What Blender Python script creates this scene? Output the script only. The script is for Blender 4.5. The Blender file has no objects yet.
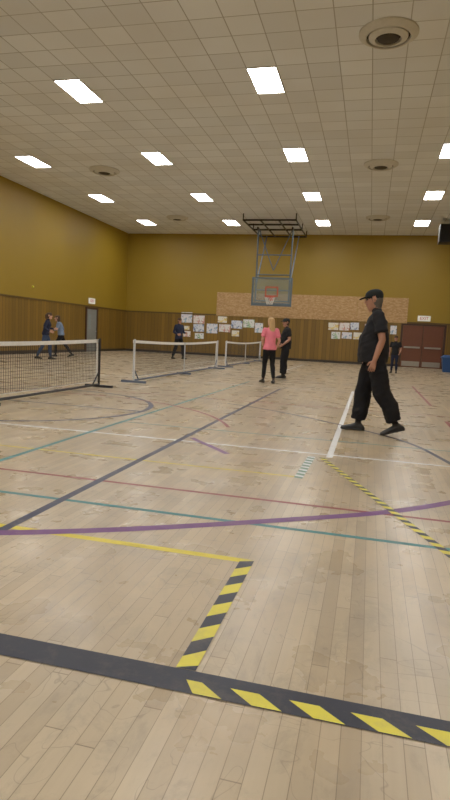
import bpy, bmesh, math, random
from mathutils import Vector, Matrix, noise
from mathutils.kdtree import KDTree
random.seed(4)
S=bpy.context.scene
COL=S.collection
S.view_settings.view_transform='Standard'
S.view_settings.look='None'
S.view_settings.exposure=0.25
S.view_settings.gamma=1.1

# ------------------------------------------------------------------ helpers
def srgb(r,g,b):
    def c(x):
        x/=255.
        return x/12.92 if x<=.04045 else ((x+.055)/1.055)**2.4
    return (c(r),c(g),c(b),1)
class NT:
    def __init__(s,name):
        s.m=bpy.data.materials.new(name); s.m.use_nodes=True
        s.t=s.m.node_tree; s.b=s.t.nodes['Principled BSDF']; s.out=s.t.nodes['Material Output']
    def n(s,typ,**kw):
        x=s.t.nodes.new(typ)
        for k,v in kw.items(): setattr(x,k,v)
        return x
    def l(s,a,b): s.t.links.new(a,b)
    def val(s,sock,v):
        if hasattr(v,'is_linked') or isinstance(v,bpy.types.NodeSocket): s.l(v,sock)
        else: sock.default_value=v
    def math(s,op,a,b=None,c=None):
        x=s.n('ShaderNodeMath',operation=op)
        s.val(x.inputs[0],a)
        if b is not None: s.val(x.inputs[1],b)
        if c is not None: s.val(x.inputs[2],c)
        return x.outputs[0]
    def mix(s,f,a,b,mode='MIX'):
        x=s.n('ShaderNodeMix',data_type='RGBA',blend_type=mode)
        s.val(x.inputs[0],f); s.val(x.inputs[6],a); s.val(x.inputs[7],b)
        return x.outputs[2]
    def coord(s): return s.n('ShaderNodeTexCoord').outputs['Object']
    def noise(s,vec,scale,detail=3,rough=.5):
        x=s.n('ShaderNodeTexNoise'); s.l(vec,x.inputs['Vector'])
        x.inputs['Scale'].default_value=scale; x.inputs['Detail'].default_value=detail; x.inputs['Roughness'].default_value=rough
        return x.outputs['Fac']
    def scale(s,vec,sc):
        x=s.n('ShaderNodeMapping'); s.l(vec,x.inputs['Vector']); x.inputs['Scale'].default_value=sc
        return x.outputs[0]
    def ramp(s,f,stops):
        x=s.n('ShaderNodeValToRGB'); s.l(f,x.inputs[0])
        e=x.color_ramp.elements
        while len(e)<len(stops): e.new(.5)
        for i,(p,c) in enumerate(stops): e[i].position=p; e[i].color=c
        return x.outputs[0]
    def bump(s,h,strength=.3,dist=.01):
        x=s.n('ShaderNodeBump'); s.l(h,x.inputs['Height']); x.inputs['Strength'].default_value=strength; x.inputs['Distance'].default_value=dist
        s.l(x.outputs[0],s.b.inputs['Normal'])
MC={}
def mat(name,rgb,rough=.6,metal=0,var=.12,nscale=12,emit=None,spec=.5,bump=0):
    if name in MC: return MC[name]
    t=NT(name); c=srgb(*rgb)
    v=t.coord(); n=t.noise(v,nscale)
    d=tuple(x*(1-var) for x in c[:3])+(1,); e=tuple(min(1,x*(1+var)) for x in c[:3])+(1,)
    t.l(t.mix(n,d,e),t.b.inputs['Base Color'])
    t.b.inputs['Roughness'].default_value=rough; t.b.inputs['Metallic'].default_value=metal
    t.b.inputs['Specular IOR Level'].default_value=spec
    if emit: t.b.inputs['Emission Color'].default_value=c; t.b.inputs['Emission Strength'].default_value=emit
    if bump: t.bump(t.noise(v,nscale*6),bump,.004)
    MC[name]=t.m
    return t.m
def mkobj(name,verts,faces,mats,idx=None,parent=None,smooth=False):
    me=bpy.data.meshes.new(name); me.from_pydata([tuple(v) for v in verts],[],faces); 
    if not isinstance(mats,(list,tuple)): mats=[mats]
    for m in mats: me.materials.append(m)
    if idx: me.polygons.foreach_set('material_index',idx)
    if smooth: me.polygons.foreach_set('use_smooth',[True]*len(me.polygons))
    me.update()
    o=bpy.data.objects.new(name,me); COL.objects.link(o)
    if parent: o.parent=parent
    return o
def empty(name,loc=(0,0,0),rz=0):
    o=bpy.data.objects.new(name,None); COL.objects.link(o); o.location=loc; o.rotation_euler[2]=rz; o.empty_display_size=.2
    return o
class MB:
    """mesh builder with several primitive types"""
    def __init__(s): s.v=[];s.f=[];s.i=[]
    def box(s,lo,hi,mi=0):
        b=len(s.v)
        for z in (lo[2],hi[2]):
            for y in (lo[1],hi[1]):
                for x in (lo[0],hi[0]): s.v.append((x,y,z))
        for q in ((0,2,3,1),(4,5,7,6),(0,1,5,4),(2,6,7,3),(0,4,6,2),(1,3,7,5)):
            s.f.append(tuple(b+k for k in q)); s.i.append(mi)
    def rod(s,p,q,r,mi=0,n=8,r2=None):
        p=Vector(p);q=Vector(q);d=(q-p).normalized()
        ref=Vector((0,0,1)) if abs(d.z)<.9 else Vector((1,0,0))
        u=d.cross(ref).normalized();w=d.cross(u); b=len(s.v); r2=r if r2 is None else r2
        for c,rr in((p,r),(q,r2)):
            for k in range(n):
                a=2*math.pi*k/n; s.v.append(tuple(c+u*math.cos(a)*rr+w*math.sin(a)*rr))
        for k in range(n):
            k2=(k+1)%n; s.f.append((b+k,b+k2,b+n+k2,b+n+k)); s.i.append(mi)
        s.f.append(tuple(b+k for k in reversed(range(n)))); s.f.append(tuple(b+n+k for k in range(n))); s.i+= [mi,mi]
    def revolve(s,prof,c,mi=0,n=32):
        b=len(s.v); m=len(prof)
        for k in range(n):
            a=2*math.pi*k/n
            for r,z in prof: s.v.append((c[0]+r*math.cos(a),c[1]+r*math.sin(a),c[2]+z))
        for k in range(n):
            k2=(k+1)%n
            for j in range(m-1):
                s.f.append((b+k*m+j,b+k2*m+j,b+k2*m+j+1,b+k*m+j+1)); s.i.append(mi)
    def quad(s,a,b_,c,d,mi=0):
        b=len(s.v); s.v+=[a,b_,c,d]; s.f.append((b,b+1,b+2,b+3)); s.i.append(mi)
    def make(s,name,mats,parent=None,smooth=False,bevel=0):
        o=mkobj(name,s.v,s.f,mats,s.i,parent,smooth)
        if bevel:
            m=o.modifiers.new('b','BEVEL'); m.width=bevel; m.segments=2; m.limit_method='ANGLE'
        return o

# ------------------------------------------------------------------ room
XL,XR,YB,YF,ZC=-13.3,4.1,-15.0,30.0,6.4
# floor material
t=NT('maple_floor'); v=t.coord(); sep=t.n('ShaderNodeSeparateXYZ'); t.l(v,sep.inputs[0])
X,Y=sep.outputs[0],sep.outputs[1]
BW=.057
rx=t.math('DIVIDE',X,BW); row=t.math('FLOOR',rx); fx=t.math('FRACT',rx)
wn=t.n('ShaderNodeTexWhiteNoise',noise_dimensions='1D'); t.l(row,wn.inputs['W'])
ys=t.math('ADD',t.math('DIVIDE',Y,1.3),t.math('MULTIPLY',wn.outputs[0],7.3)); idx=t.math('FLOOR',ys); fy=t.math('FRACT',ys)
cmb=t.n('ShaderNodeCombineXYZ'); t.l(row,cmb.inputs[0]); t.l(idx,cmb.inputs[1])
w2=t.n('ShaderNodeTexWhiteNoise',noise_dimensions='2D'); t.l(cmb.outputs[0],w2.inputs['Vector'])
base=t.ramp(w2.outputs[0],[(0,srgb(172,153,124)),(.4,srgb(187,168,138)),(.75,srgb(200,182,152)),(1,srgb(180,160,129))])
gr=t.noise(t.scale(v,(60,2.2,1)),1.0,5,.6)
base=t.mix(t.math('MULTIPLY',gr,.3),base,srgb(146,126,98))
big=t.noise(v,.7,5,.65)
base=t.mix(t.ramp(big,[(.42,(0,0,0,1)),(.65,(.5,.5,.5,1))]),base,srgb(148,137,120))
# scuffs
sv=t.n('ShaderNodeTexNoise'); t.l(t.scale(v,(1.6,1.0,1)),sv.inputs['Vector']); sv.inputs['Scale'].default_value=3.5; sv.inputs['Detail'].default_value=9; sv.inputs['Roughness'].default_value=.75; sv.inputs['Distortion'].default_value=.5
sc=t.ramp(sv.outputs[0],[(.50,(0,0,0,1)),(.60,(.3,.3,.3,1)),(.75,(.5,.5,.5,1))])
base=t.mix(sc,base,srgb(130,119,103))
for scl,dist,wd in ((1.6,2.5,.003),):
    s2=t.n('ShaderNodeTexNoise'); t.l(t.scale(v,(1,1,1)),s2.inputs['Vector']); s2.inputs['Scale'].default_value=scl; s2.inputs['Detail'].default_value=2; s2.inputs['Distortion'].default_value=dist
    lines=t.math('ABSOLUTE',t.math('SUBTRACT',s2.outputs[0],.5))
    ln=t.ramp(lines,[(0,(.35,.35,.35,1)),(wd,(0,0,0,1))])
    base=t.mix(ln,base,srgb(90,80,71))
gapx=t.math('LESS_THAN',fx,.04); gapy=t.math('LESS_THAN',fy,.003)
gap=t.math('MAXIMUM',gapx,gapy)
base=t.mix(t.math('MULTIPLY',gap,.6),base,srgb(78,60,42))
t.l(base,t.b.inputs['Base Color'])
t.l(t.math('ADD',t.math('MULTIPLY',t.noise(v,3,5),.25),.17),t.b.inputs['Roughness'])
t.b.inputs['Specular IOR Level'].default_value=.5
t.bump(t.math('ADD',t.math('MULTIPLY',w2.outputs[0],.2),t.math('MULTIPLY',gap,-1)),.1,.002)
M_floor=t.m
# ceiling
t=NT('ceiling_tile'); v=t.coord()
mp=t.n('ShaderNodeMapping'); t.l(v,mp.inputs[0]); mp.inputs['Location'].default_value=(2.5+.305,-12.35+.61*20,0)
bk=t.n('ShaderNodeTexBrick',offset=0,squash=1); t.l(mp.outputs[0],bk.inputs['Vector'])
for k,x in (('Color1',srgb(240,245,250)),('Color2',srgb(226,231,236)),('Mortar',srgb(170,171,171)),('Scale',1),('Mortar Size',.010),('Brick Width',.61),('Row Height',.61),('Bias',0.0)): bk.inputs[k].default_value=x
c=t.mix(t.math('MULTIPLY',t.noise(v,90,2),.15),bk.outputs[0],srgb(200,202,202))
c=t.mix(t.ramp(t.noise(v,.4,3),[(.4,(0,0,0,1)),(.7,(.3,.3,.3,1))]),c,srgb(216,212,203))
t.l(c,t.b.inputs['Base Color']); t.b.inputs['Roughness'].default_value=.9; t.b.inputs['Specular IOR Level'].default_value=.1
M_ceil=t.m
# painted wall
t=NT('ochre_paint'); v=t.coord()
c=t.mix(t.noise(v,.5,4),srgb(143,115,24),srgb(156,127,32))
t.l(c,t.b.inputs['Base Color']); t.b.inputs['Roughness'].default_value=.55; t.bump(t.noise(v,60),.08,.003)
M_wall=t.m
def plank(name,axis,w=.2):
    t=NT(name); v=t.coord(); sep=t.n('ShaderNodeSeparateXYZ'); t.l(v,sep.inputs[0])
    q=t.math('DIVIDE',sep.outputs[axis],w); i=t.math('FLOOR',q); f=t.math('FRACT',q)
    wn=t.n('ShaderNodeTexWhiteNoise',noise_dimensions='1D'); t.l(i,wn.inputs['W'])
    base=t.ramp(wn.outputs[0],[(0,srgb(120,92,32)),(.5,srgb(134,103,37)),(1,srgb(146,112,40))])
    sc=(25,25,1.5)
    base=t.mix(t.math('MULTIPLY',t.noise(t.scale(v,sc),1,4),.5),base,srgb(100,72,24))
    g=t.math('LESS_THAN',f,.07)
    base=t.mix(t.math('MULTIPLY',g,.8),base,srgb(45,30,14))
    t.l(base,t.b.inputs['Base Color']); t.b.inputs['Roughness'].default_value=.45
    t.bump(t.math('MULTIPLY',g,-1),.5,.01)
    return t.m
M_wx=plank('wainscot_planks_x',0); M_wy=plank('wainscot_planks_y',1)
M_trim=mat('dark_wood_trim',(90,68,28),.5)
M_base=mat('vinyl_baseboard',(50,42,34),.6)
def box(name,lo,hi,m,bevel=0,parent=None):
    b=MB(); b.box(lo,hi); return b.make(name,m,parent,bevel=bevel)
box('floor',(XL-.2,YB-.2,-.2),(XR+.2,YF+.2,0),M_floor)
box('ceiling',(XL-.2,YB-.2,ZC),(XR+.2,YF+.2,ZC+.2),M_ceil)
box('wall_left',(XL-.2,YB,0),(XL,YF,ZC),M_wall)
box('wall_right',(XR,YB,0),(XR+.2,YF,ZC),M_wall)
box('wall_far',(XL-.2,YF,0),(XR+.2,YF+.2,ZC),M_wall)
box('wall_back',(XL-.2,YB-.2,0),(XR+.2,YB,ZC),M_wall)
WH=2.15
# plank wainscot panels: left wall, right wall, far wall
box('wainscot_left',(XL,YB,0),(XL+.03,YF,WH),M_wy)
box('wainscot_right',(XR-.03,YB,0),(XR,YF,WH),M_wy)
box('wainscot_far',(XL+.03,YF-.03,0),(XR-.03,YF,WH),M_wx)
box('trim_1',(XL,YB,WH),(XL+.05,YF,WH+.07),M_trim)
box('trim_2',(XL+.05,YF-.05,WH),(-8.1,YF,WH+.07),M_trim)
box('trim_3',(XR-.05,YB,WH),(XR,YF,WH+.07),M_trim)
box('trim_4',(1.66,YF-.05,WH),(XR-.05,YF,WH+.07),M_trim)
box('baseboard_left',(XL+.03,YB,0),(XL+.045,YF-.05,.12),M_base)
box('baseboard_far',(XL+.045,YF-.045,0),(1.4,YF-.03,.12),M_base)
box('baseboard_right',(XR-.045,YB,0),(XR-.03,YF-.05,.12),M_base)

# OSB sheets
t=NT('osb_board'); v=t.coord()
vo=t.n('ShaderNodeTexVoronoi'); t.l(t.scale(v,(1,1,2.2)),vo.inputs['Vector']); vo.inputs['Scale'].default_value=11; vo.inputs['Randomness'].default_value=1
sp=t.n('ShaderNodeSeparateColor'); t.l(vo.outputs['Color'],sp.inputs[0])
c=t.ramp(sp.outputs[0],[(0,srgb(172,134,88)),(.5,srgb(190,152,104)),(1,srgb(206,172,126))])
t.l(t.mix(t.math('MULTIPLY',t.noise(v,14,3),.3),c,srgb(150,112,70)),t.b.inputs['Base Color']); t.b.inputs['Roughness'].default_value=.8
M_osb=t.m
b=MB()
for k in range(4):
    x0=-8.1+k*2.44; b.box((x0+.006,YF-.06,2.16),(x0+2.434,YF-.035,3.38))
b.box((-8.1,YF-.035,2.2),(1.66,YF,2.3)); b.box((-8.1,YF-.035,3.2),(1.66,YF,3.3))
b.make('osb_wall_panel',M_osb)

# ceiling light panels
M_pf=mat('light_frame',(190,185,172),.5)
t=NT('light_diffuser'); t.b.inputs['Base Color'].default_value=(.9,.9,.9,1); t.b.inputs['Emission Color'].default_value=(1,.98,.945,1); t.b.inputs['Emission Strength'].default_value=24
M_em=t.m
for j in range(-5,4):
    for x in (-11.04,-6.77,-2.5,1.77):
        y=12.35+4.88*j
        b=MB(); w,h=.305,.61
        b.box((-w,-h,-.02),(-w+.02,h,0)); b.box((w-.02,-h,-.02),(w,h,0)); b.box((-w,-h,-.02),(w,-h+.02,0)); b.box((-w,h-.02,-.02),(w,h,0))
        b.box((-w+.02,-h+.02,-.012),(w-.02,h-.02,-.002),1)
        o=b.make('ceiling_light_panel',[M_pf,M_em]); o.location=(x,y,ZC)
# round diffusers
M_v=mat('vent_metal',(205,203,194),.5,.0); M_vd=mat('vent_dark',(60,55,48),.8)
for y in (3.3,10.8,18.3,25.8):
    for x in (-.1,-9.05):
        b=MB()
        b.revolve([(.5,0),(.5,-.03),(.40,-.09),(.37,-.09),(.37,-.04)],(0,0,0),0,40)
        b.revolve([(.37,-.04),(.0001,-.04)],(0,0,0),1,40)
        b.revolve([(.33,-.05),(.33,-.08),(.24,-.12),(.22,-.12),(.22,-.05)],(0,0,0),0,40)
        b.revolve([(.18,-.05),(.18,-.11),(.0001,-.13)],(0,0,0),1,40)
        o=b.make('round_air_diffuser',[M_v,M_vd],smooth=True); o.location=(x,y,ZC-.001)
        m=o.modifiers.new('e','EDGE_SPLIT')

# ------------------------------------------------------------------ floor markings
def tape(name,rgb,wear=.3):
    if name in MC: return MC[name]
    t=NT(name); v=t.coord()
    n=t.noise(v,7,8,.75)
    c=t.mix(t.ramp(n,[(.50,(0,0,0,1)),(.72,(wear,)*3+(1,))]),srgb(*rgb),srgb(150,132,108))
    t.l(c,t.b.inputs['Base Color']); t.b.inputs['Roughness'].default_value=.42; t.b.inputs['Specular IOR Level'].default_value=.38
    MC[name]=t.m; return t.m
T_black=tape('tape_black',(22,27,46),.18); T_yel=tape('tape_yellow',(210,192,44),.4); T_navy=tape('paint_navy',(30,38,68),.3)
T_teal=tape('paint_teal',(34,118,122),.3); T_red=tape('paint_red',(126,24,36),.3); T_white=tape('paint_white',(226,228,230),.3)
T_purp=tape('paint_purple',(100,46,112),.3); T_green=tape('tape_green',(50,110,80),.3); T_hy=tape('paint_hazard_yellow',(216,204,64),.4)
marks=empty('court_markings')
zc=[.0003]
def strip(name,pts,w,m,parent=marks):
    zc[0]+=.00008; z=zc[0]; pts=[Vector((p[0],p[1],0)) for p in pts]
    L=[];R=[]
    for i,p in enumerate(pts):
        d=(pts[min(i+1,len(pts)-1)]-pts[max(i-1,0)]).normalized(); n=Vector((-d.y,d.x,0))*w/2
        L.append((p.x+n.x,p.y+n.y,z)); R.append((p.x-n.x,p.y-n.y,z))
    k=len(pts); f=[(i,k+i,k+i+1,i+1) for i in range(k-1)]
    return mkobj(name,L+R,f,m,parent=parent)
def smoothpts(pts,n=8):
    P=[Vector(p) for p in pts]; out=[]
    P=[P[0]*2-P[1]]+P+[P[-1]*2-P[-2]]
    for i in range(1,len(P)-2):
        for j in range(n):
            t=j/n; a,b_,c,d=P[i-1:i+3]
            out.append(.5*((2*b_)+(c-a)*t+(2*a-5*b_+4*c-d)*t*t+(3*b_-a-3*c+d)*t**3))
    out.append(P[-2]); return out
def circ(c,r,a0,a1,n=64): return [(c[0]+r*math.cos(math.radians(a0+(a1-a0)*i/n)),c[1]+r*math.sin(math.radians(a0+(a1-a0)*i/n))) for i in range(n+1)]
def hline(n,y,x0,x1,w,m): strip(n,[(x0,y),(x1,y)],w,m)
def vline(n,x,y0,y1,w,m): strip(n,[(x,y0),(x,y1)],w,m)
hline('red_line',3.79,-12,3.6,.04,T_red)
hline('teal_line',3.26,-12,3.6,.042,T_teal)
hline('white_line',5.59,-11,3.6,.045,T_white)
hline('teal_line_far',6.42,-2.85,3.6,.035,T_teal)
hline('yellow_line_mid',4.55,-4.2,-.5,.03,T_yel)
hline('yellow_line_near',2.69,-3.2,-.5,.05,T_yel)
vline('navy_line',-1.85,2.55,12.5,.06,T_navy)
vline('teal_side_line',-2.85,2.9,14,.05,T_teal)
vline('white_side_line',-.3,5.45,13.2,.06,T_white)
vline('red_side_line',1.17,6,9,.055,T_red); vline('red_side_line_b',1.17,11.2,16.2,.055,T_red); 
strip('purple_arc',smoothpts([(-3.6,2.05),(-2.6,2.28),(-1.83,2.59),(-1.13,2.96),(-.34,3.47),(.17,3.83),(.63,4.27),(1.2,4.95),(1.7,5.8)]),.078,T_purp)
strip('purple_dash',[(-1.77,5.79),(-1.22,5.16)],.06,T_purp)
strip('navy_circle',circ((-4.85,7.4),1.85,0,360),.075,T_navy)
strip('three_point_arc',smoothpts([(-2.2,9.1),(-1.42,8.68),(-.5,7.9),(.41,6.88),(.775,5.9),(.95,5.0),(1.0,4.0)]),.055,T_navy)
strip('red_arc',circ((-4.6,5.6),3.2,20,160),.05,T_red)
hline('navy_center',7.4,-11,-3.0,.06,T_navy)
hline('red_far',9.6,-11,3.6,.04,T_red); hline('white_far',12.8,-10,-.3,.05,T_white)
hline('navy_far',15.2,-11,3,.05,T_navy); hline('navy_baseline',25.5,-11.6,3.2,.06,T_navy); hline('teal_far2',19,-9,1.2,.05,T_teal)
vline('navy_sideline',-11.6,-6,25.5,.06,T_navy); vline('navy_sideline_r',3.2,-6,25.5,.06,T_navy); vline('white_key_l',-6.4,19.8,25.5,.06,T_white); vline('white_key_r',-2.8,19.8,25.5,.06,T_white)
strip('key_arc',circ((-4.6,19.8),1.8,180,360),.05,T_white)
strip('black_tape_band',[(-6,1.652),(3.8,1.652)],.118,T_black)
def hazard(name,p0,p1,w,period,skew,ca,cb,backing=None):
    zc[0]+=.0001; z=zc[0]
    p0=Vector((p0[0],p0[1],0));p1=Vector((p1[0],p1[1],0)); d=(p1-p0); L=d.length; d.normalize(); n=Vector((-d.y,d.x,0))
    b=MB(); N=int(round(L/period)); pr=L/N
    def P(s,k): 
        q=p0+d*min(max(s,0),L)+n*(k*w/2); return (q.x,q.y,z)
    h=skew/2
    for i in range(-1,2*N+1):
        a=i*pr/2; e=a+pr/2
        if i%2==1 and cb is None: continue
        b.quad(P(a-h,-1),P(e-h,-1),P(e+h,1),P(a+h,1),0 if i%2==0 else 1)
    return b.make(name,[ca,cb or ca],marks)
hazard('hazard_tape_side',(-.51,1.715),(-.51,2.70),.068,.19,.06*-1,T_hy,T_black)
hazard('hazard_tape_front',(-.49,1.628),(.99,1.628),.062,.185,-.08,T_hy,None)
hazard('hazard_tape_diagonal',(-.37,5.42),(.86,2.2),.052,.115,0.03,T_black,T_hy)
hazard('hazard_tape_green',(-.48,4.5),(-.46,5.42),.07,.11,.02,T_green,T_white)

# ------------------------------------------------------------------ nets
M_netf=mat('net_frame_black',(40,42,48),.4,.3); M_netw=mat('net_frame_white',(206,210,216),.4); M_tape=mat('net_tape_white',(235,235,232),.7)
M_cord=mat('net_cord',(48,50,56),.8); M_base2=mat('net_base_grey',(92,104,126),.5)
def pnet(x,y0,y1,mp,mb,th):
    e=empty('pickleball_net',(x,y0,0)); L=y1-y0
    b=MB()
    for y in (0,L):
        b.rod((0,y,.03),(0,y,.93),.022); b.box((-.28,y-.03,.0),(.28,y+.03,.045),1); b.rod((0,y,.3),(0,y+(.28 if y==0 else -.28),.04),.014,1)
    b.rod((0,0,.05),(0,L,.05),.022,1); b.box((-.2,L/2-.03,0),(.2,L/2+.03,.045),1); b.rod((0,L/2,.03),(0,L/2,.86),.014)
    b.make('frame',[mp,mb],e)
    n=MB(); cell=.055; k=int(L/cell)
    def top(y): return .91-.05*math.sin(math.pi*y/L)
    for i in range(1,k):
        y=i*L/k; n.box((-.03-th,y-th,.13),(-.03+th,y+th,top(y)-.02))
    for j in range(0,15):
        z=.13+j*.0535
        for s in range(8):
            ya,yb=L*s/8,L*(s+1)/8
            za=z+(top(ya)-.91)*(z/.9); n.box((-.03-th,ya,za-th),(-.03+th,yb,za+th))
    n.make('mesh',M_cord,e)
    tp=MB(); sg=16
    for s in range(sg):
        ya,yb=L*s/sg,L*(s+1)/sg; za,zb=top(ya),top(yb)
        q=len(tp.v)
        tp.v+=[(-.04,ya,za-.06),(-.02,ya,za-.06),(-.02,ya,za),(-.04,ya,za),(-.04,yb,zb-.06),(-.02,yb,zb-.06),(-.02,yb,zb),(-.04,yb,zb)]
        for f in ((0,1,5,4),(1,2,6,5),(2,3,7,6),(3,0,4,7)): tp.f.append(tuple(q+a for a in f)); tp.i.append(0)
    tp.box((-.04,.02,.1),(-.02,.06,.9)); tp.box((-.04,L-.06,.1),(-.02,L-.02,.9)); tp.box((-.034,.02,.11),(-.026,L-.02,.122))
    tp.make('binding_tape',M_tape,e)
pnet(-5.0,3.4,10.1,M_netf,M_netf,.0022)
pnet(-4.88,11.5,18.4,M_netw,M_base2,.0016)
pnet(-4.9,19.7,26.2,M_netw,M_base2,.0016)

# ------------------------------------------------------------------ basketball hoop
M_blk=mat('black_steel',(30,28,26),.5,.4); M_gst=mat('grey_blue_steel',(92,108,120),.5,.2); M_or=mat('rim_orange',(200,70,35),.5); M_wht=mat('white_paint',(215,215,210),.6)
t=NT('backboard_glass'); tr=t.n('ShaderNodeBsdfTransparent'); tr.inputs[0].default_value=(.82,.88,.9,1); mx=t.n('ShaderNodeMixShader'); mx.inputs[0].default_value=.15
t.b.inputs['Base Color'].default_value=(.5,.6,.65,1); t.b.inputs['Roughness'].default_value=.1; t.l(tr.outputs[0],mx.inputs[1]); t.l(t.b.outputs[0],mx.inputs[2]); t.l(mx.outputs[0],t.out.inputs[0]); M_gl=t.m
h=empty('basketball_hoop',(-4.6,26.6,-.1))
b=MB(); zt=ZC-.18
for x in (-1.15,-.4,.4,1.15): b.rod((x,-1.6,zt),(x,2.4,zt),.035)
for y in (-1.6,-.6,.6,2.4): b.rod((-1.15,y,zt),(1.15,y,zt),.04)
for x in (-1.15,1.15):
    for y in (-1.6,.6,2.4): b.rod((x,y,zt),(x,y,ZC+.1),.025)
for x in (-.8,.8): b.box((x-.03,-.1,zt-.12),(x+.03,.1,zt))
b.make('ceiling_frame',M_blk,h)
b=MB()
for s in (-1,1):
    b.rod((s*.8,.15,zt),(s*.78,.12,2.85),.035)
    b.rod((s*.8,2.3,zt),(s*.78,.14,3.6),.028)
    b.rod((s*.8,.15,zt),(s*.0,.12,4.3),.022)
for z in (2.9,3.4,4.1,5.0): b.rod((-.8,.12,z),(.8,.12,z),.028)
b.rod((-.25,.12,3.0),(-.25,.04,3.0),.03); b.rod((.25,.12,3.0),(.25,.04,3.0),.03)
for s in (-1,1): b.rod((s*.78,.12,3.8),(s*.78,.02,3.8),.03)
b.make('mast',M_gst,h)
b=MB(); b.box((-.9,-.01,2.78),(.9,.01,3.93)); b.make('backboard_glass',M_gl,h)
b=MB()
for lo,hi in (((-.94,-.03,2.66),(.94,.03,2.80)),((-.94,-.03,3.9),(.94,.03,3.97)),((-.94,-.03,2.8),(-.86,.03,3.9)),((.86,-.03,2.8),(.94,.03,3.9))): b.box(lo,hi,0)
for lo,hi in (((-.3,-.018,3.1),(-.25,-.012,3.55)),((.25,-.018,3.1),(.3,-.012,3.55)),((-.3,-.018,3.5),(.3,-.012,3.55)),((-.3,-.018,3.1),(.3,-.012,3.15))): b.box(lo,hi,1)
b.make('backboard_frame',[M_gst,M_or],h)
b=MB(); R=.23; pr=[(R+.012*math.cos(a*math.pi/4),.012*math.sin(a*math.pi/4)) for a in range(9)]
b.revolve(pr,(0,-.4,3.05),0,32); b.box((-.1,-.19,3.02),(.1,-.01,3.06)); b.box((-.1,-.03,2.9),(.1,-.01,3.1)); b.make('rim',M_or,h,True)
b=MB()
for k in range(12):
    for s in (-1,1):
        pts=[(R-.035*i,3.04-.11*i,2*math.pi*(k+s*i*.5)/12) for i in range(4)]
        for p,q in zip(pts,pts[1:]): b.rod((p[0]*math.cos(p[2]),-.4+p[0]*math.sin(p[2]),p[1]),(q[0]*math.cos(q[2]),-.4+q[0]*math.sin(q[2]),q[1]),.006,n=5)
b.make('cord_net',M_wht,h)

# ------------------------------------------------------------------ doors, signs, posters, speaker, bin
M_door=mat('door_maroon',(108,62,42),.45); M_fr=mat('door_frame_brown',(66,42,28),.5); M_hw=mat('door_hardware',(170,168,160),.3,.8); M_win=mat('door_glass',(150,160,160),.15)
b=MB(); y=YF
b.box((1.40,y-.09,0),(1.5,y-.03,2.14),1); b.box((3.42,y-.09,0),(3.52,y-.03,2.14),1); b.box((1.5,y-.09,2.06),(3.42,y-.03,2.14),1)
for x0 in (1.5,2.47):
    b.box((x0+.01,y-.07,.01),(x0+.94,y-.035,2.05),0); b.box((x0+.1,y-.13,.95),(x0+.85,y-.09,1.03),2); b.box((x0+.1,y-.1,.95),(x0+.16,y-.07,1.03),2); b.box((x0+.79,y-.1,.95),(x0+.85,y-.07,1.03),2)
    b.box((x0+.05,y-.074,.06),(x0+.89,y-.07,.3),2)
b.box((2.44,y-.08,.01),(2.47,y-.04,2.06),1)
b.make('door_1',[M_door,M_fr,M_hw])
M_gd=mat('door_grey',(130,132,128),.5)
b=MB(); x=XL
b.box((x+.03,25.2,0),(x+.09,25.3,2.14),1); b.box((x+.03,26.3,0),(x+.09,26.4,2.14),1); b.box((x+.03,25.3,2.06),(x+.09,26.3,2.14),1)
b.box((x+.035,25.31,.01),(x+.07,26.29,2.05),0); b.box((x+.07,25.45,1.1),(x+.075,25.7,1.8),3); b.rod((x+.07,26.2,1.0),(x+.12,26.2,1.0),.012,2); b.rod((x+.12,26.2,1.0),(x+.12,26.08,1.0),.012,2)
b.make('door_2',[M_gd,M_fr,M_hw,M_win])
M_sign=mat('sign_white',(220,216,205),.5,emit=.25); M_redt=mat('sign_red',(190,30,25),.5)
def exit_sign(loc,rz):
    e=empty('exit_sign',loc,rz); b=MB(); b.box((-.3,-.05,-.13),(.3,.0,.13)); b.make('housing',M_sign,e,bevel=.01)
    c=bpy.data.curves.new('lettering','FONT'); c.body='EXIT'; c.size=.2; c.align_x='CENTER'; c.align_y='CENTER'; c.extrude=.003
    o=bpy.data.objects.new('lettering',c); COL.objects.link(o); o.parent=e; o.location=(0,-.054,0); o.rotation_euler=(math.pi/2,0,0); c.materials.append(M_redt)
exit_sign((2.45,YF,2.42),0); exit_sign((XL,25.85,2.45),math.pi/2)
def poster_mat(k,bg,ca,cb):
    t=NT('drawing_paper_%d'%k); v=t.coord(); mp=t.n('ShaderNodeMapping'); t.l(v,mp.inputs[0]); mp.inputs['Location'].default_value=(k*3.1,k*1.7,k*.9)
    n=t.noise(mp.outputs[0],7,2); n2=t.noise(mp.outputs[0],12,2)
    c=t.mix(t.ramp(n,[(.55,(0,0,0,1)),(.60,(1,1,1,1))]),srgb(*bg),srgb(*ca))
    c=t.mix(t.ramp(n2,[(.61,(0,0,0,1)),(.65,(1,1,1,1))]),c,srgb(*cb))
    t.l(c,t.b.inputs['Base Color']); t.b.inputs['Roughness'].default_value=.85; return t.m
PM=[poster_mat(0,(232,232,238),(165,195,215),(80,110,170)),poster_mat(1,(236,232,230),(220,175,165),(170,80,80)),poster_mat(2,(232,234,234),(165,200,160),(80,135,100)),poster_mat(3,(236,234,222),(232,212,140),(190,130,70)),poster_mat(4,(222,228,238),(150,170,205),(70,80,115))]
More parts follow.
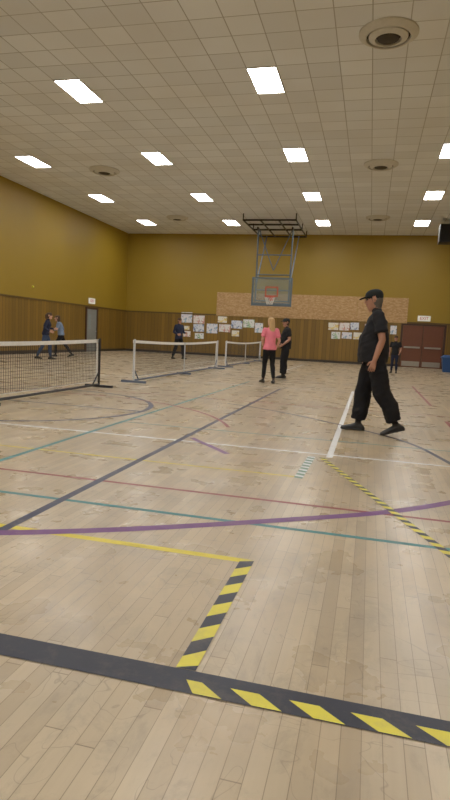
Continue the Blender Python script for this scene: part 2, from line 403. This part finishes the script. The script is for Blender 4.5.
posters=[(-9.75,1.98,.62,.55),(-9.72,1.42,.3,.2),(-9.05,1.9,.62,.42),(-9.05,1.45,.6,.4),(-9.0,1.02,.5,.3),(-8.3,1.45,.6,.5),(-7.75,1.95,.5,.32),(-7.6,1.5,.62,.4),(-6.95,1.72,.6,.42),(-6.3,1.8,.6,.42),(-5.75,1.6,.42,.5),
 (-1.9,1.85,.5,.36),(-1.35,1.86,.5,.38),(-.85,1.9,.42,.36),(-1.75,1.4,.45,.35),(-1.2,1.42,.5,.32),(-.65,1.42,.45,.34),(-.1,1.85,.5,.38),(.5,1.85,.45,.38),(.4,1.42,.5,.32),(1.05,1.8,.3,.42),(-7.0,1.25,.4,.3),(-9.7,1.1,.4,.3)]
for i,(px,pz,w,hh) in enumerate(posters):
    b=MB(); b.box((-w/2,-.004,-hh/2),(w/2,0,hh/2)); o=b.make('childrens_drawing',PM[i*3%5]); o.location=(px,YF-.031,pz); o.rotation_euler[1]=random.uniform(-.03,.03)
# PA speaker on bracket from the right wall
M_sp=mat('speaker_black',(22,22,24),.6); M_gr=mat('speaker_grille',(14,14,16),.8)
e=empty('wall_speaker',(3.05,26.3,5.8)); b=MB(); b.box((-.6,-.3,-.38),(.6,.3,.38)); b.box((-.55,-.32,-.33),(.55,-.3,.33),1); b.rod((.6,0,0),(1.04,0,0),.04); b.box((1.0,-.15,-.15),(1.04,.15,.15)); b.make('cabinet',[M_sp,M_gr],e,bevel=.015)
# blue bin
M_bin=mat('bin_blue',(36,78,134),.5)
b=MB()
def frus(b,z0,z1,a,c,mi=0):
    q=len(b.v)
    for z,w in((z0,a),(z1,c)): b.v+=[(-w,-w*.9,z),(w,-w*.9,z),(w,w*.9,z),(-w,w*.9,z)]
    for f in ((3,2,1,0),(4,5,6,7),(0,1,5,4),(1,2,6,5),(2,3,7,6),(3,0,4,7)): b.f.append(tuple(q+k for k in f)); b.i.append(mi)
frus(b,0,.62,.22,.3); frus(b,.6,.66,.33,.33); frus(b,.66,.74,.31,.2)
o=b.make('recycling_bin',M_bin,bevel=.015); o.location=(3.36,26.7,0)
# ball in play between the two left players
def ball(loc):
    b=MB(); b.revolve([(.037*math.sin(math.pi*i/12)+1e-5,-.037*math.cos(math.pi*i/12)) for i in range(13)],(0,0,0),0,20)
    for k in range(10):
        a=k*.628; z=.015*(1 if k%2 else -1); r=.0345
        b.rod((r*.95*math.cos(a),r*.95*math.sin(a),z),(r*.98*math.cos(a),r*.98*math.sin(a),z*1.02),.004,1,6)
    o=b.make('pickleball',[mat('ball_yellow',(220,214,60),.5),M_blk],smooth=True); o.location=loc
ball((-10.6,16.6,2.35))

# ------------------------------------------------------------------ people
class Body:
    def __init__(s): s.v=[];s.f=[];s.lab=[]
    def rings(s,secs,label,n=20,r0=True,r1=True,step=.02):
        dense=[]
        for i in range(len(secs)-1):
            L=(secs[i+1][0]-secs[i][0]).length; k=max(1,int(L/step))
            for j in range(k):
                t=j/k; dense.append(tuple(secs[i][q].lerp(secs[i+1][q],t) for q in range(3)))
        dense.append(secs[-1])
        d0=(dense[0][0]-dense[1][0]).normalized(); d1=(dense[-1][0]-dense[-2][0]).normalized()
        def cap(sec,d,rnd):
            c,u,v=sec; r=min(u.length,v.length); out=[]
            if rnd:
                for a in (25,50,72): ar=math.radians(a); out.append((c+d*r*math.sin(ar),u*math.cos(ar),v*math.cos(ar)))
                return out,c+d*r
            out.append((c+d*.002,u*.66,v*.66)); out.append((c+d*.002,u*.33,v*.33)); return out,c+d*.002
        a,pa=cap(dense[0],d0,r0); b,pb=cap(dense[-1],d1,r1)
        allr=list(reversed(a))+dense+b; base=len(s.v)
        for c,u,v in allr:
            for k in range(n):
                an=2*math.pi*k/n; s.v.append(c+u*math.cos(an)+v*math.sin(an)); s.lab.append(label)
        for i in range(len(allr)-1):
            for k in range(n):
                k2=(k+1)%n; s.f.append((base+i*n+k,base+i*n+k2,base+(i+1)*n+k2,base+(i+1)*n+k))
        p=len(s.v); s.v+=[pa,pb]; s.lab+=[label,label]; e=base+(len(allr)-1)*n
        for k in range(n):
            k2=(k+1)%n; s.f.append((p,base+k2,base+k)); s.f.append((p+1,e+k,e+k2))
    def limb(s,pts,rad,label,n=16,r0=True,r1=True,step=.02):
        pts=[Vector(p) for p in pts]; secs=[]
        tot=(pts[-1]-pts[0]); ax=[abs(tot.x),abs(tot.y),abs(tot.z)]; ref=Vector([(1,0,0),(0,1,0),(0,0,1)][ax.index(min(ax))])
        for i,p in enumerate(pts):
            d=(pts[min(i+1,len(pts)-1)]-pts[max(i-1,0)]).normalized()
            u=(ref-d*ref.dot(d)).normalized(); w=d.cross(u); secs.append((p,u*rad[i],w*rad[i]))
        s.rings(secs,label,n,r0,r1,step)
V=Vector
PRI={'cap':5,'hair':4,'shirt':3,'pants':2,'shoe':1}
def person(name,loc,theta,H,P,C,female=False,cap=False,hair='short',belly=0,baggy=0,sleeve='short',voxel=.008):
    C=dict(C); C['brow']=C['hair']
    D=dict(pelvis=(0,0,.95),chest=(0,0,1.27),neck=(0,0,1.46),head=(.03,0,1.625),hyaw=0,hpitch=0,
      hipL=(0,.085,.90),kneeL=(.02,.1,.49),ankL=(0,.11,.09),toeL=(1,.15,0),
      hipR=(0,-.085,.90),kneeR=(.02,-.1,.49),ankR=(0,-.11,.09),toeR=(1,-.15,0),
      shL=(-.01,.185,1.405),elL=(-.04,.25,1.13),wrL=(.03,.26,.89),hdL=(.2,0,-1),
      shR=(-.01,-.185,1.405),elR=(-.04,-.25,1.13),wrR=(.03,-.26,.89),hdR=(.2,0,-1))
    D.update(P); D={k:(V(v) if isinstance(v,tuple) else v) for k,v in D.items()}
    B=Body(); F=Body(); fw=.88 if female else 1.0
    if female:
        for k in ('shL','shR'): D[k].y*=.9
    def spine(z):
        ks=[(.95,D['pelvis']),(1.27,D['chest']),(1.46,D['neck'])]
        if z<.95: return D['pelvis']+V((0,0,z-.95))
        for (z0,a),(z1,b) in zip(ks,ks[1:]):
            if z<=z1: return a.lerp(b,(z-z0)/(z1-z0))
        return D['neck']+(D['neck']-D['chest']).normalized()*(z-1.46)
    side=V((0,1,0))
    shv=(D['shL']-D['shR']); shv.z=0; shv.normalize()
    def sec(z,rx,ry,off=0):
        t=min(max((z-1.0)/.4,0),1); sd=side.lerp(shv,t).normalized(); fd=sd.cross(V((0,0,1)))
        return (spine(z)+fd*off,fd*rx,sd*ry)
    hipw=.168 if not female else .172
    B.rings([sec(.80,.09,.13),sec(.88,.112,hipw-.005,-.008),sec(.95,.108,hipw-.006,-.006),sec(1.0,.09,.13)],'pants',28,step=.015)
    w=.014+baggy*.4; bl=belly
    B.rings([sec(.865 if not female else .90,.120+w+bl*.5,(hipw+.006)+w,bl*.3),sec(.95,.118+w+bl*.8,hipw-.004+w,bl*.5),sec(1.06,.106+w+bl,(.150 if not female else .134)+w+bl*.3,bl*.6),
             sec(1.17,.108+w+bl*.7,(.155 if not female else .137)+w,bl*.4+.003),sec(1.27,.118+w*.8+(.012 if female else 0),.172*fw+w*.6,bl*.1+.01),sec(1.36,.104+w*.5,.178*fw,.0),sec(1.42,.078,.145*fw,-.008),sec(1.455,.058,.085*fw,-.008)],'shirt',32,r0=False,step=.015)
    # neck
    hd=D['head']; nk=D['neck']
    B.limb([nk+V((-.01,0,-.05)),nk.lerp(hd,.5)+V((-.012,0,0))],[.058*fw,.052*fw],'skin')
    for sd,s in (('L',1),('R',-1)):
        hp,kn,an,toe=D['hip'+sd],D['knee'+sd],D['ank'+sd],D['toe'+sd].normalized()
        g=baggy
        B.limb([hp+V((0,0,.03)),hp.lerp(kn,.35),kn,kn.lerp(an,.35)-V((.012,0,0)),an.lerp(kn,.12)],[.092,.088+g*.6,.064+g*1.1,.062+g*1.1,.047+g*1.2],'pants',20,r1=False)
        B.limb([an.lerp(kn,.2),an+V((0,0,-.01))],[.04,.038],'sock')
        up=V((0,0,1)); lat=toe.cross(up).normalized(); upf=lat.cross(toe).normalized()
        h0=an-upf*.045
        def fs(d,h,wd,zz=0): return (h0+toe*d+upf*(zz+h/2-.045),lat*wd,upf*(h/2))
        B.rings([fs(-.065,.07,.030),fs(-.04,.10,.038),fs(0,.105,.040),fs(.06,.085,.043),fs(.11,.068,.048),fs(.155,.055,.046),fs(.19,.042,.034)],'shoe',20,step=.012)
        B.rings([fs(-.07,.026,.030),fs(-.04,.026,.041),fs(.05,.026,.045),fs(.12,.026,.052),fs(.17,.026,.047),fs(.2,.024,.030)],'sole',20,step=.012)
        sh,el,wr=D['sh'+sd],D['el'+sd],D['wr'+sd]; am=.9 if female else 1.0
        B.limb([sh+V((0,-s*.05,.0)),sh,sh.lerp(el,.3)],[.06*am,.06*am,.052*am],'shirt')
        if sleeve=='short':
            B.limb([sh,sh.lerp(el,.35),sh.lerp(el,.66)],[.062*am+w*.4,.06*am+w*.5,.06*am+w*.6],'shirt',r1=False)
            lo='skin'
        else: lo='shirt'
        k2=.010 if sleeve!='short' else 0
        B.limb([sh,sh.lerp(el,.5),el,el.lerp(wr,.3),el.lerp(wr,.94 if lo=='shirt' else 1)],[.05*am+k2,.047*am+k2,.040*am+k2,.041*am+k2,(.027+k2)*am],lo,r1=(lo=='skin'))
        # hand
        d=D['hd'+sd].normalized(); lat=V((0,1,0))*s; 
        pn=(-lat+lat.dot(d)*d).normalized()      # palm faces the body
        th=d.cross(pn); th=th if th.x>0 else -th    # thumb side forward
        kn_=wr+d*.088
        B.rings([(wr-d*.02,th*.024,pn*.02),(wr+d*.02,th*.03,pn*.017),(wr+d*.06,th*.039,pn*.015),(kn_,th*.038,pn*.012)],'hand',16,step=.01)
        for i,(o,L) in enumerate(((.029,.072),(.010,.08),(-.010,.075),(-.029,.058))):
            p=wr+d*.078+th*o; dd=(d+th*o*2).normalized(); pts=[p]; rr=[.0088]
            for j,(ff,cu) in enumerate(((.42,14),(.32,26),(.26,30))):
                an_=math.radians(sum((14,26,30)[:j+1])); q=dd*math.cos(an_)+pn*math.sin(an_); pts.append(pts[-1]+q*L*ff); rr.append(.0085-.0008*j)
            F.limb(pts,rr,'skin',8,step=.012)
        p=wr+d*.022+th*.026
        F.limb([p,p+(d*.6+th*.7+pn*.2).normalized()*.035,p+(d*.6+th*.7+pn*.2).normalized()*.035+(d*.9+th*.25+pn*.35).normalized()*.032],[.012,.0105,.0085],'skin',8,step=.012)
    # head
    R=Matrix.Rotation(math.radians(D['hyaw']),3,'Z')@Matrix.Rotation(math.radians(D['hpitch']),3,'Y')
    hs=.96 if female else 1.0
    def hp_(x,y,z): return hd+R@(V((x,y,z))*hs)
    def hsec(z,cx,rx,ry,k=1): return (hp_(cx,0,z),R@V((rx*hs*k,0,0)),R@V((0,ry*hs*k,0)))
    HS=[(-.115,.045,.028,.024),(-.095,.032,.055,.044),(-.06,.015,.080,.058),(-.02,.005,.092,.068),(.02,0,.097,.074),(.06,-.003,.093,.073),(.085,-.005,.078,.060)]
    B.rings([hsec(*a) for a in (HS[:6] if cap else HS)],'skin',28,r1=False,step=.01)
    B.limb([hp_(.09,0,.018),hp_(.106,0,-.008),hp_(.110,0,-.022)],[.008,.010,.013],'face',10,step=.008)
    for s in (1,-1):
        B.rings([(hp_(-.005,s*.070,-.02),R@V((.012,0,0)),R@V((0,.007,0))),(hp_(-.008,s*.082,.005),R@V((.02,0,0)),R@V((0,.009,0))),(hp_(-.008,s*.082,.025),R@V((.016,0,0)),R@V((0,.008,0)))],'face',12,step=.006)
        B.limb([hp_(.084,s*.022,.012),hp_(.078,s*.040,.012)],[.009,.008],'eye',8,step=.006)
        B.limb([hp_(.090,s*.016,.036),hp_(.080,s*.046,.036)],[.0075,.006],'brow',8,step=.006)
    B.limb([hp_(.086,.02,-.052),hp_(.094,0,-.052),hp_(.086,-.02,-.052)],[.006,.0085,.006],'lip',8,step=.006)
    if cap:
        B.rings([(hp_(-.045,0,-.065),R@V((.042,0,0)),R@V((0,.052,0))),hsec(-.02,-.037,.066,.077),hsec(.02,-.032,.074,.080)],'hair',28,r1=False,step=.01)
        B.rings([hsec(.026,-.002,.108,.088),hsec(.06,-.002,.109,.089),hsec(.09,-.004,.098,.080),hsec(.112,-.006,.074,.062),hsec(.124,-.006,.045,.038)],'cap',28,r0=False,r1=False,step=.01)
        tl=R@V((0,0,1))
        def bs(x,w_,dz): return (hp_(x,0,dz),R@V((0,w_,0)),tl*.0085)
        B.rings([bs(.07,.072,.042),bs(.11,.074,.038),bs(.145,.062,.030),(bs(.17,.038,.022))],'cap',20,step=.01)
    else:
        B.rings([(hp_(-.05,0,-.06),R@V((.048,0,0)),R@V((0,.058,0))),hsec(-.02,-.036,.074,.080),hsec(.03,-.026,.088,.084),hsec(.062,-.010,.101,.087),hsec(.095,-.008,.089,.074),hsec(.115,-.008,.055,.048)],'hair',28,r1=False,step=.01)
    if hair=='long':
        B.rings([(hp_(-.03,0,.08),R@V((.075,0,0)),R@V((0,.082,0))),(hp_(-.05,0,.0),R@V((.062,0,0)),R@V((0,.09,0))),(hp_(-.065,0,-.09),R@V((.05,0,0)),R@V((0,.092,0))),(hp_(-.09,0,-.18),R@V((.035,0,0)),R@V((0,.08,0))),(hp_(-.10,0,-.24),R@V((.024,0,0)),R@V((0,.05,0)))],'hair',24,r0=False,step=.012)
    if hair=='ponytail':
        B.limb([hp_(-.09,0,.05),hp_(-.135,0,.02),hp_(-.135,0,-.08),hp_(-.11,0,-.17)],[.025,.032,.03,.012],'hair')
    # remesh to one continuous surface
    tmp=mkobj('tmp',B.v,B.f,mat('shoe_sole',(60,60,62),.7)); md=tmp.modifiers.new('r','REMESH'); md.mode='VOXEL'; md.voxel_size=voxel
    sm=tmp.modifiers.new('s','SMOOTH'); sm.factor=.5; sm.iterations=3
    dg=bpy.context.evaluated_depsgraph_get(); ev=tmp.evaluated_get(dg); me=bpy.data.meshes.new_from_object(ev)
    kd=KDTree(len(B.v))
    for i,p in enumerate(B.v): kd.insert(p,i)
    kd.balance()
    labs=[]; keys=list(C.keys())
    for p in me.polygons:
        _,ii,d0=kd.find(p.center); lb=B.lab[ii]
        if lb not in ('eye','lip','brow','face','hand','cap','sole'):
            for _,jj,dd_ in kd.find_n(p.center,14):
                if dd_>d0+.011: break
                l2=B.lab[jj]
                if PRI.get(l2,0)>PRI.get(lb,0): lb=l2
        if lb in ('face','hand'): lb='skin'
        labs.append(keys.index(lb))
    vl={}
    for p,l in zip(me.polygons,labs):
        for q in p.vertices: vl[q]=l
    vs=[]
    cl={keys.index(k) for k in ('shirt','pants')}
    sd=random.random()*20
    for vtx in me.vertices:
        co=vtx.co.copy()
        if vl.get(vtx.index) in cl:
            q=V((co.x*7,co.y*7,co.z*4.5))+V((sd,0,0)); a=noise.noise(q)+.5*noise.noise(q*2.3)+.35*noise.noise(V((co.x*9,co.y*9,co.z*26+co.x*14)))
            co+=vtx.normal*(a*(.008+baggy*.27))
        vs.append(co)
    fs_=[tuple(p.vertices) for p in me.polygons]; off=len(vs)
    vs+=F.v; fs_+=[tuple(off+k for k in f) for f in F.f]
    labs+=[keys.index(F.lab[f[0]]) for f in F.f]
    sc=H/1.75
    vs=[V((v_.x*sc,v_.y*sc,max(v_.z*sc,.001))) for v_ in vs]
    bpy.data.objects.remove(tmp); bpy.data.meshes.remove(me)
    o=mkobj(name,vs,fs_,[C[k] for k in keys],labs,smooth=True)
    o.location=(loc[0],loc[1],.004); o.rotation_euler[2]=math.radians(theta)
    return o
def cloth(n,rgb): return mat(n,rgb,.85,var=.2,nscale=9,spec=.3,bump=.15)
SK=mat('skin',(178,128,104),.55,var=.06); SK2=mat('skin_light',(205,158,136),.55,var=.06)
EY=mat('eye_dark',(40,30,26),.3); LP=mat('lips',(150,84,76),.5)
def cols(shirt,pants,hair,shoe,skin=SK,cap=None,sole=None,sock=None):
    return dict(skin=skin,shirt=shirt,pants=pants,hair=hair,shoe=shoe,sole=sole or shoe,sock=sock or pants,eye=EY,lip=LP,cap=cap or hair)
blk=cloth('cloth_black',(27,27,31)); blk2=cloth('cloth_black_pants',(20,20,24)); navy=cloth('cloth_navy',(34,40,62)); blue=cloth('denim_blue',(58,74,104)); slate=cloth('cloth_slate',(112,130,156))
pink=cloth('cloth_pink',(238,128,146)); shoeb=mat('shoe_black',(20,20,22),.5); blond=mat('hair_blond',(196,160,110),.6,nscale=40,var=.3); brown=mat('hair_brown',(70,48,34),.6,nscale=40,var=.3); grey=mat('hair_grey',(90,84,78),.7)
capg=cloth('cap_dark',(26,30,30))
# man walking, right foreground
person('walking_man',(.06,7.25,0),180,1.755,dict(pelvis=(.0,0,.95),chest=(-.01,0,1.27),neck=(.015,0,1.46),head=(.055,0,1.61),hpitch=8,hyaw=-4,
   hipL=(-.01,.085,.90),kneeL=(-.12,.1,.50),ankL=(-.31,.1,.135),toeL=(1,.1,-.30),
   hipR=(.01,-.085,.90),kneeR=(.11,-.1,.50),ankR=(.14,-.1,.09),toeR=(1,-.05,.0),
   elL=(-.07,.25,1.13),wrL=(.0,.255,.89),hdL=(.25,0,-1),elR=(-.03,-.25,1.13),wrR=(.06,-.24,.89),hdR=(.3,0,-1)),
   cols(blk,blk2,grey,shoeb,SK,capg),cap=True,belly=.045,baggy=.036,voxel=.0065)
person('woman_in_pink',(-2.37,13.9,0),115,1.6,dict(chest=(.01,0,1.27),hyaw=20,kneeL=(.06,.1,.49),ankL=(.08,.12,.09),ankR=(-.08,-.13,.09),elL=(-.02,.22,1.15),wrL=(.14,.16,1.02),hdL=(1,-.3,-.1),elR=(-.06,-.24,1.13),wrR=(.08,-.22,.98),hdR=(.8,0,-.5)),
   cols(pink,blk2,blond,shoeb,SK2,sock=SK2),female=True,hair='long')
person('man_with_cap',(-2.28,16.0,0),200,1.66,dict(hyaw=10,wrL=(.12,.2,.98),hdL=(.8,-.3,-.4),wrR=(.1,-.2,.96),hdR=(.8,.3,-.4),ankL=(.08,.13,.09),kneeL=(.06,.11,.49)),cols(blk,blk2,brown,shoeb,SK,capg),cap=True,belly=.04,baggy=.035)
person('woman_in_navy_jacket',(-10.7,17.55,0),20,1.62,dict(chest=(.05,0,1.25),neck=(.09,0,1.43),head=(.13,0,1.59),hipL=(0,.085,.88),kneeL=(.14,.1,.5),ankL=(.16,.11,.09),hipR=(0,-.085,.88),kneeR=(-.08,-.1,.49),ankR=(-.28,-.11,.1),shL=(.06,.17,1.38),shR=(.06,-.17,1.38),elL=(.08,.24,1.13),wrL=(.27,.2,1.12),hdL=(1,0,0),elR=(.02,-.25,1.13),wrR=(.2,-.24,1.02),hdR=(1,0,-.2)),
   cols(navy,blue,brown,shoeb,SK2),female=True,hair='ponytail',sleeve='long')
person('woman_in_blue_sweater',(-11.3,19.6,0),200,1.6,dict(chest=(.06,0,1.25),neck=(.11,0,1.42),head=(.16,0,1.57),hipL=(0,.085,.87),kneeL=(.18,.1,.5),ankL=(.2,.11,.09),hipR=(0,-.085,.87),kneeR=(-.14,-.1,.5),ankR=(-.42,-.11,.13),toeR=(1,0,-.3),shL=(.07,.17,1.37),shR=(.07,-.17,1.37),elL=(.12,.24,1.12),wrL=(.3,.2,1.1),hdL=(1,0,0)),
   cols(slate,blk2,brown,shoeb,SK2),female=True,hair='long',sleeve='long')
person('man_by_far_net',(-8.0,23.6,0),-30,1.76,dict(hipL=(0,.085,.88),kneeL=(.12,.16,.5),ankL=(.08,.22,.09),hipR=(0,-.085,.88),kneeR=(.02,-.16,.5),ankR=(-.1,-.22,.09),elL=(.02,.26,1.14),wrL=(.22,.2,1.1),hdL=(1,0,0),wrR=(.2,-.22,1.05),hdR=(1,0,0)),cols(navy,blk2,brown,shoeb,SK),sleeve='long',baggy=.01)
person('child_in_dark_shirt',(.93,22.9,0),-100,1.42,dict(wrL=(.1,.22,.95),hdL=(.8,0,-.5)),cols(blk,navy,brown,shoeb,SK))

# ------------------------------------------------------------------ camera, world
w=bpy.data.worlds.new('World'); S.world=w; w.use_nodes=True; w.node_tree.nodes['Background'].inputs[0].default_value=(.5,.5,.5,1); w.node_tree.nodes['Background'].inputs[1].default_value=.3
cd=bpy.data.cameras.new('camera'); cam=bpy.data.objects.new('camera',cd); COL.objects.link(cam)
fwd=Vector((-.2379,.9652,-.1110)).normalized(); rt=Vector((.9683,.2434,.0499)); rt=(rt-fwd*rt.dot(fwd)).normalized(); up=rt.cross(fwd)
M=Matrix((rt,up,-fwd)).transposed().to_4x4(); M.translation=Vector((0,0,1.1)); cam.matrix_world=M
cd.sensor_fit='VERTICAL'; cd.sensor_height=24; cd.lens=17.25; cd.clip_end=200
S.camera=cam
